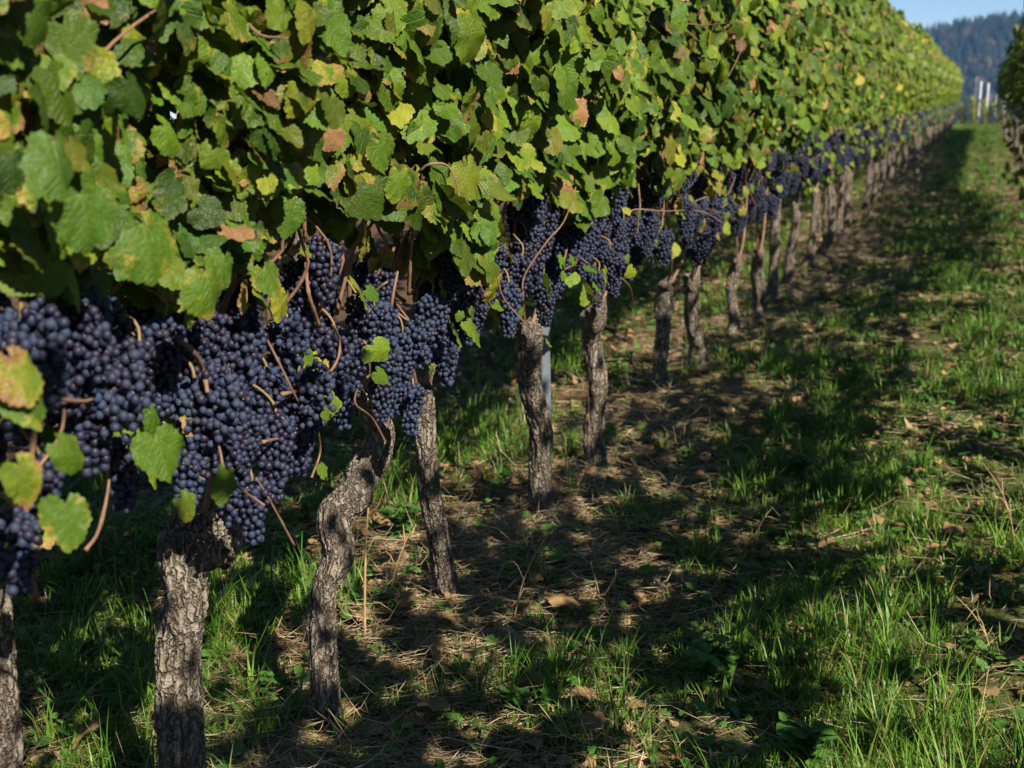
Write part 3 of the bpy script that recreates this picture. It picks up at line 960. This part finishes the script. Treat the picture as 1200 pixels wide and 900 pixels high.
r = np.random.default_rng(11)
tx, ty = scatter(r, 40000, 1.7, 82, -3.6, 1.25)
keep = r.random(len(tx)) < np.clip(lush(tx, ty) * 1.35 + .04, 0.05, 1)
tx, ty = tx[keep], ty[keep]
nb_ = r.integers(7, 20, len(tx))
idx = np.repeat(np.arange(len(tx)), nb_)
n = len(idx)
spread = r.uniform(.012, .05, len(tx))[idx]
az = r.uniform(0, 6.283, n)
rx = tx[idx] + np.cos(az) * spread * r.random(n); ry = ty[idx] + np.sin(az) * spread * r.random(n)
tl = np.where(r.random(len(tx)) < .5, r.uniform(.02, .06, len(tx)), r.gamma(4, .019, len(tx)) + .02)[idx]
tl = tl * np.clip(.45 + .9 * lush(tx, ty), .4, 1.6)[idx]
far = 1 + ty[idx] / 14
gc = np.stack([np.clip(r.random(len(tx))[idx] + r.normal(0, .2, n), 0, 1), np.where(r.random(n) < .10, r.uniform(.4, 1, n), r.uniform(0, .18, n)), r.random(n)], 1)
v, t, g_ = blades(r, np.stack([rx, ry, gz(rx, ry) - .004], 1), tl * r.uniform(.55, 1.2, n), r.uniform(.0028, .0055, n) * far ** .7, az + r.normal(0, .5, n), r.uniform(.15, 1.0, n), gc)
o = link('grass', tri_mesh('grass', v, t, M_GRASS, {'gc': g_}))
tag(o, 'green grass tufts growing in the alley and behind the vines', kind='stuff')
print('blades', n)

# dry straw lying under the vines and between the tufts
r = np.random.default_rng(12)
n = 95000
sx, sy = scatter(r, n, 1.6, 40, -3.0, 1.2)
under = r.random(n) < 0.45
sx[under] = ROWX + r.normal(0.12, .34, under.sum())
cl = r.random(n) < np.clip(1.1 - lush(sx, sy), .3, 1); sx, sy = sx[cl], sy[cl]; n = len(sx)
az = r.normal(0.4, 1.1, n)
L_ = r.uniform(.02, .06, n) + r.random(n) ** 3 * .2; wdt = r.uniform(.0007, .0019, n) * (1 + sy / 10)
hd = np.stack([np.cos(az), np.sin(az), np.zeros(n)], 1); sd = np.stack([-np.sin(az), np.cos(az), np.zeros(n)], 1)
z0 = gz(sx, sy) + r.exponential(.012, n)
cen = np.stack([sx, sy, z0], 1); rise = r.normal(0, .10, n) + np.where(r.random(n) < .16, r.normal(0, .7, n), 0); bow = r.normal(.02, .05, n); kink = r.normal(0, .12, n)
V = []
for f in (-.5, -.17, .17, .5):
    c = cen + hd * (L_ * f)[:, None] + np.array([0, 0, 1.0]) * (np.abs(L_ * f * rise) + L_ * bow * (.25 - f * f) * 2)[:, None] + sd * (L_ * kink * f * f)[:, None]
    tw = np.array([0, 0, .4])
    w = (wdt * (.5 if abs(f) < .4 else .25))[:, None]
    V += [c - (sd + tw) * w, c + (sd + tw) * w]
V = np.stack(V, 1).reshape(-1, 3)
tt = np.array([[0, 1, 3], [0, 3, 2], [2, 3, 5], [2, 5, 4], [4, 5, 7], [4, 7, 6]])
tt = (tt[None] + (np.arange(n) * 8)[:, None, None]).reshape(-1, 3)
gc = np.repeat(np.stack([r.random(n), r.random(n) ** 2, r.random(n)], 1), 8, 0)
tag(link('straw', tri_mesh('straw', V, tt, M_STRAW, {'gc': gc})), 'dry straw and dead grass lying under the vines', kind='stuff')

# small round leaved ground cover
r = np.random.default_rng(13)
n = 15000
cx, cy = scatter(r, n // 7, 1.7, 16, -2.9, 1.2)
cx = np.repeat(cx, 7)[:n] + r.normal(0, .05, len(np.repeat(cx, 7)[:n])); cy = np.repeat(cy, 7)[:len(cx)] + r.normal(0, .05, len(cx))
n = len(cx)
zz = gz(cx, cy) + r.uniform(.01, .05, n)
v, t, luv, lf = leaf_cloud(r, np.stack([cx, cy, zz], 1), np.stack([r.normal(0, .35, n), r.normal(0, .35, n), np.ones(n)], 1), r.normal(0, 1, (n, 3)) * [1, 1, .1], r.uniform(.009, .020, n) * (1 + (r.random(n) < .25)), T1, r.uniform(.1, .6, n), np.zeros(n), r.random(n), .6)
tag(link('ground_cover', tri_mesh('ground_cover', v, t, M_WEED)), 'small round leaved green plants creeping over the soil', kind='stuff')

n = 9000
cx, cy = scatter(r, n, 1.7, 26, -3.0, 1.2)
k_ = r.random(n) < np.clip(1.15 - lush(cx, cy), .12, 1); cx, cy = cx[k_], cy[k_]; n = len(cx)
v, t, luv, lf = leaf_cloud(r, np.stack([cx, cy, gz(cx, cy) + r.uniform(.004, .025, n)], 1), np.stack([r.normal(0, .5, n), r.normal(0, .5, n), np.ones(n)], 1), r.normal(0, 1, (n, 3)) * [1, 1, .2], r.uniform(.008, .034, n) * (1 + cy / 25), T1, r.random(n), np.zeros(n), r.random(n), 1.6)
tag(link('leaf_litter', tri_mesh('leaf_litter', v, t, M_DRY, {'luv': luv, 'lf': lf})), 'crumbled brown leaf litter on the soil', kind='stuff')

# ------------------------------------------------------------------ fallen leaves
r = np.random.default_rng(14)
DRYM = []
for k in range(8):
    v, t, luv, lf = leaf_cloud(r, np.zeros((1, 3)), np.array([[0, 0, 1.0]]), np.array([[0, 1.0, 0]]), np.array([1.0]), T0, np.array([r.uniform(0, .8)]), np.array([0.0]), np.array([.5]), 1.9)
    v[:, 2] += 0.25 * v[:, 0] ** 2 * r.choice([-1, 2]) + 0.10 * np.sin(7 * v[:, 0] + k) * np.cos(6 * v[:, 1])
    v[:, 2] *= 0.6
    v[:, 2] -= v[:, 2].min()
    DRYM.append(tri_mesh('fallen_leaf', v, t, M_DRY, {'luv': luv, 'lf': lf}))


def fallen(p, size, rz, label='crisp brown fallen vine leaf among the grass and straw'):
    o = link('fallen_leaf', DRYM[int(r.integers(0, 8))], None, (p[0], p[1], float(gz(p[0], p[1])) + .004 + .02 * r.random()))
    o.rotation_euler = (r.normal(0, .25), r.normal(0, .25), rz); o.scale = (size, size, size)
    tag(o, label, 'leaf', 'fallen vine leaves')


SPOTS = [(680, 835, .07, 'large tan fallen leaf lying in front of the middle foreground'), (1125, 632, .075, 'bright orange fallen leaf on the sunlit bare patch at right'),
         (1003, 742, .06, 'curled brown fallen leaf standing up in the grass at right'), (1130, 795, .06, 'dark brown fallen leaf in the grass near the right edge'),
         (650, 727, .09, 'long pale yellowing fallen leaf just right of the leaning dark trunk foot'), (120, 885, .08, 'broad brown fallen leaf at the bottom left beside the thick grey trunk')]
for px, py, s, lab in SPOTS: fallen(on_ground(px, py), s, r.uniform(0, 6), lab)
for k in range(210):
    px, py = r.uniform(10, 1195), 900 - 620 * r.random() ** 0.9
    if r.random() < .35: px = r.uniform(380, 760)
    p = on_ground(px, py)
    if p[0] < -3.4 or p[1] > 14: continue
    fallen(p, r.uniform(.036, .068), r.uniform(0, 6.28))

# ------------------------------------------------------------------ weeds and dry stalks
def weed(p, h, nst, label, leafs=.05, group='leafy weeds'):
    root = empty('weed', (p[0], p[1], float(gz(p[0], p[1]))))
    tag(root, label, 'weed', group)
    ml = MB()
    for q in range(nst):
        a = r.uniform(0, 6.28); ln = r.uniform(.15, .55) * h
        P = catmull([(r.normal(0, .02), r.normal(0, .02), -.01), (math.cos(a) * ln * .4, math.sin(a) * ln * .4, h * r.uniform(.4, .6)), (math.cos(a) * ln, math.sin(a) * ln, h * r.uniform(.75, 1.05))], 10)
        ms = MB(); ms.add(*tube(P, np.linspace(.0024, .0012, len(P)), 6)); link('stem', ms.mesh('stem', M_STEM), root)
        for w in range(2, len(P)):
            for sgn in (0, math.pi):
                th = a + w * 1.57 + sgn
                Yv = np.array([[math.cos(th), math.sin(th), .15]]); Zv = np.array([[-.2 * math.cos(th), -.2 * math.sin(th), 1.0]]) + r.normal(0, .2, (1, 3))
                v, t, luv, lf = leaf_cloud(r, P[w][None] + Yv * .008, Zv, Yv, np.array([leafs * .62 * r.uniform(.6, 1.2)]), T0, np.array([.4]), np.array([0.]), np.array([.5]), .8)
                ml.add(v, t)
    link('leaves', ml.mesh('leaves', M_WEED), root)


weed(on_ground(832, 812), .13, 7, 'bushy nettle like weed in the dark foreground, right of centre', .055)
weed(on_ground(940, 900), .10, 5, 'low leafy weed at the bottom edge right of centre', .055)
weed(on_ground(345, 668), .15, 7, 'bright green weed clump between the thick trunk and the kinked trunk', .045)
weed(on_ground(470, 640), .12, 6, 'dark weed clump behind the kinked trunk', .045)
weed(on_ground(575, 595), .11, 3, 'thin upright weed left of the metal stake', .03)
weed(on_ground(318, 835), .07, 4, 'tiny weed on the sunlit straw right of the thick grey trunk', .03)
weed(on_ground(940, 565), .10, 5, 'pale green weed in the sunlit grass of the alley', .04)
weed(on_ground(600, 850), .06, 5, 'flat weed in the shaded foreground straw', .035)


def stalk(px, py, h, lean, az, label, thick=.0026, head=True):
    p = on_ground(px, py)
    root = empty('dry_stalk', (p[0], p[1], float(gz(p[0], p[1]))))
    tag(root, label, 'stalk', 'dry grass stalks')
    dx, dy = math.cos(az) * lean, math.sin(az) * lean
    P = catmull([(0, 0, -.01), (dx * .2, dy * .2, h * .4), (dx * .55, dy * .55, h * .75), (dx, dy, h)], 14)
    mb = MB(); mb.add(*tube(P, np.linspace(thick, thick * .5, len(P)), 6)); link('stem', mb.mesh('stem', M_DRYSTEM), root)
    mb = MB()
    for q in range(3):
        a = r.uniform(0, 6.28); b = P[int(2 + 3 * q)]
        mb.add(*tube(catmull([b, b + [math.cos(a) * .03, math.sin(a) * .03, .05], b + [math.cos(a) * .08, math.sin(a) * .08, .03]], 6), [.002, .0018, .0016, .0012, .0010, .0008, .0005][:len(catmull([b, b, b], 6))], 4))
    link('blade', mb.mesh('blade', M_DRYSTEM), root)


stalk(428, 775, .36, .02, 1.0, 'tall straight dry stalk standing between the kinked and the leaning trunk', .0042)
stalk(455, 745, .30, .14, .8, 'thin grey stalk leaning right beside the tall straight dry stalk', .002)
stalk(690, 590, .42, .05, 2.0, 'long thin dry stalk right of the metal stake', .002)
stalk(668, 600, .28, .06, 2.6, 'short bent dry stalk at the foot of the metal stake', .002)
stalk(600, 745, .32, .18, .7, 'slanting dry stalk in the dark straw right of the leaning trunk', .0022)
stalk(1190, 640, .26, .16, 2.5, 'arching dry stalk in the grass at the right edge', .002)
stalk(1165, 770, .16, .12, 2.7, 'wiry dry stalk drooping near the lower right corner', .002)
stalk(880, 640, .18, .10, .3, 'short dry stalk in the shaded grass of the alley', .002)

# ------------------------------------------------------------------ far hill and its forest
def hill_z(x, y):
    x = np.asarray(x, float); y = np.asarray(y, float)
    ridge = 70 + 0.055 * x + 9 * np.sin(x / 190.0 + .6) + 4 * np.sin(x / 61.0)
    q = np.clip((y - 1250) / 650.0, 0, 1); q = q * q * (3 - 2 * q)
    return -46 + (ridge + 46) * q + 5 * np.sin(x / 45.0 + y / 90.0) * q


M_HILL = simple('hill_floor', (0.03, 0.045, 0.02), (0.06, 0.06, 0.03), 0.02, .95, .05)
tag(link('hill', grid_mesh('hill', np.linspace(-700, 700, 60), np.concatenate([np.linspace(1250, 1920, 40), [2100, 2400]]), hill_z, M_HILL)), 'wooded hill beyond the valley', kind='structure')
r = np.random.default_rng(15)
mb = MB()
cone = []
th = np.linspace(0, 6.283, 7, endpoint=False)
for k in range(4200):
    x = r.normal(0, 150) if k < 3000 else r.uniform(-650, 650)
    y = 1300 + 640 * r.random() ** .8
    h = r.uniform(13, 24); w = h * r.uniform(.14, .22)
    z = float(hill_z(x, y))
    dec = r.random() < .14
    gc = np.array([r.random(), r.uniform(.4, 1) if dec else r.uniform(0, .2), r.random()])
    if dec:
        sv, st = ico(1)
        mb.add(sv * [w * 1.5, w * 1.5, h * .36] * (1 + r.normal(0, .13, (len(sv), 1))) + [x, y, z + h * .42], st, gc=gc)
    else:
        for q in range(4):
            zb, zt, ww = h * (.08 + .22 * q), h * (.42 + .22 * q) if q < 3 else h, w * (1 - .23 * q)
            V = np.stack([np.cos(th) * ww * r.uniform(.75, 1.2, 7), np.sin(th) * ww * r.uniform(.75, 1.2, 7), zb - r.uniform(0, 1.2, 7)], 1) + [x, y, z]
            V = np.vstack([V, [x, y, z + zt]]) if True else V
            V[:-1, 2] = z + zb - r.uniform(0, 1.2, 7)
            j = np.arange(7)
            mb.add(V, np.stack([j, (j + 1) % 7, np.full(7, 7)], 1), gc=gc)
tag(link('forest', mb.mesh('forest', M_NEEDLE, False)), 'dark blue green conifer forest covering the far hill', kind='stuff')

# ------------------------------------------------------------------ haze: the air over the valley
def haze():
    m = bpy.data.materials.new('haze_air'); m.use_nodes = True; n = m.node_tree
    n.nodes.remove(n.nodes['Principled BSDF'])
    pv = N(n, 'ShaderNodeVolumePrincipled'); pv.inputs['Color'].default_value = (0.22, 0.47, 1.0, 1); pv.inputs['Density'].default_value = 0.00010; pv.inputs['Anisotropy'].default_value = 0.0
    n.links.new(pv.outputs[0], n.nodes['Material Output'].inputs['Volume'])
    x0, x1, y0, y1, z0, z1 = -1300, 1300, -60, 2700, -50, 150
    V = [(x, y, z) for x in (x0, x1) for y in (y0, y1) for z in (z0, z1)]
    Q = [(0, 1, 3, 2), (4, 6, 7, 5), (0, 4, 5, 1), (2, 3, 7, 6), (0, 2, 6, 4), (1, 5, 7, 3)]
    me = bpy.data.meshes.new('haze'); me.from_pydata(V, [], Q); me.materials.append(m)
    tag(link('haze', me), 'blue air over the valley', kind='stuff')


haze()
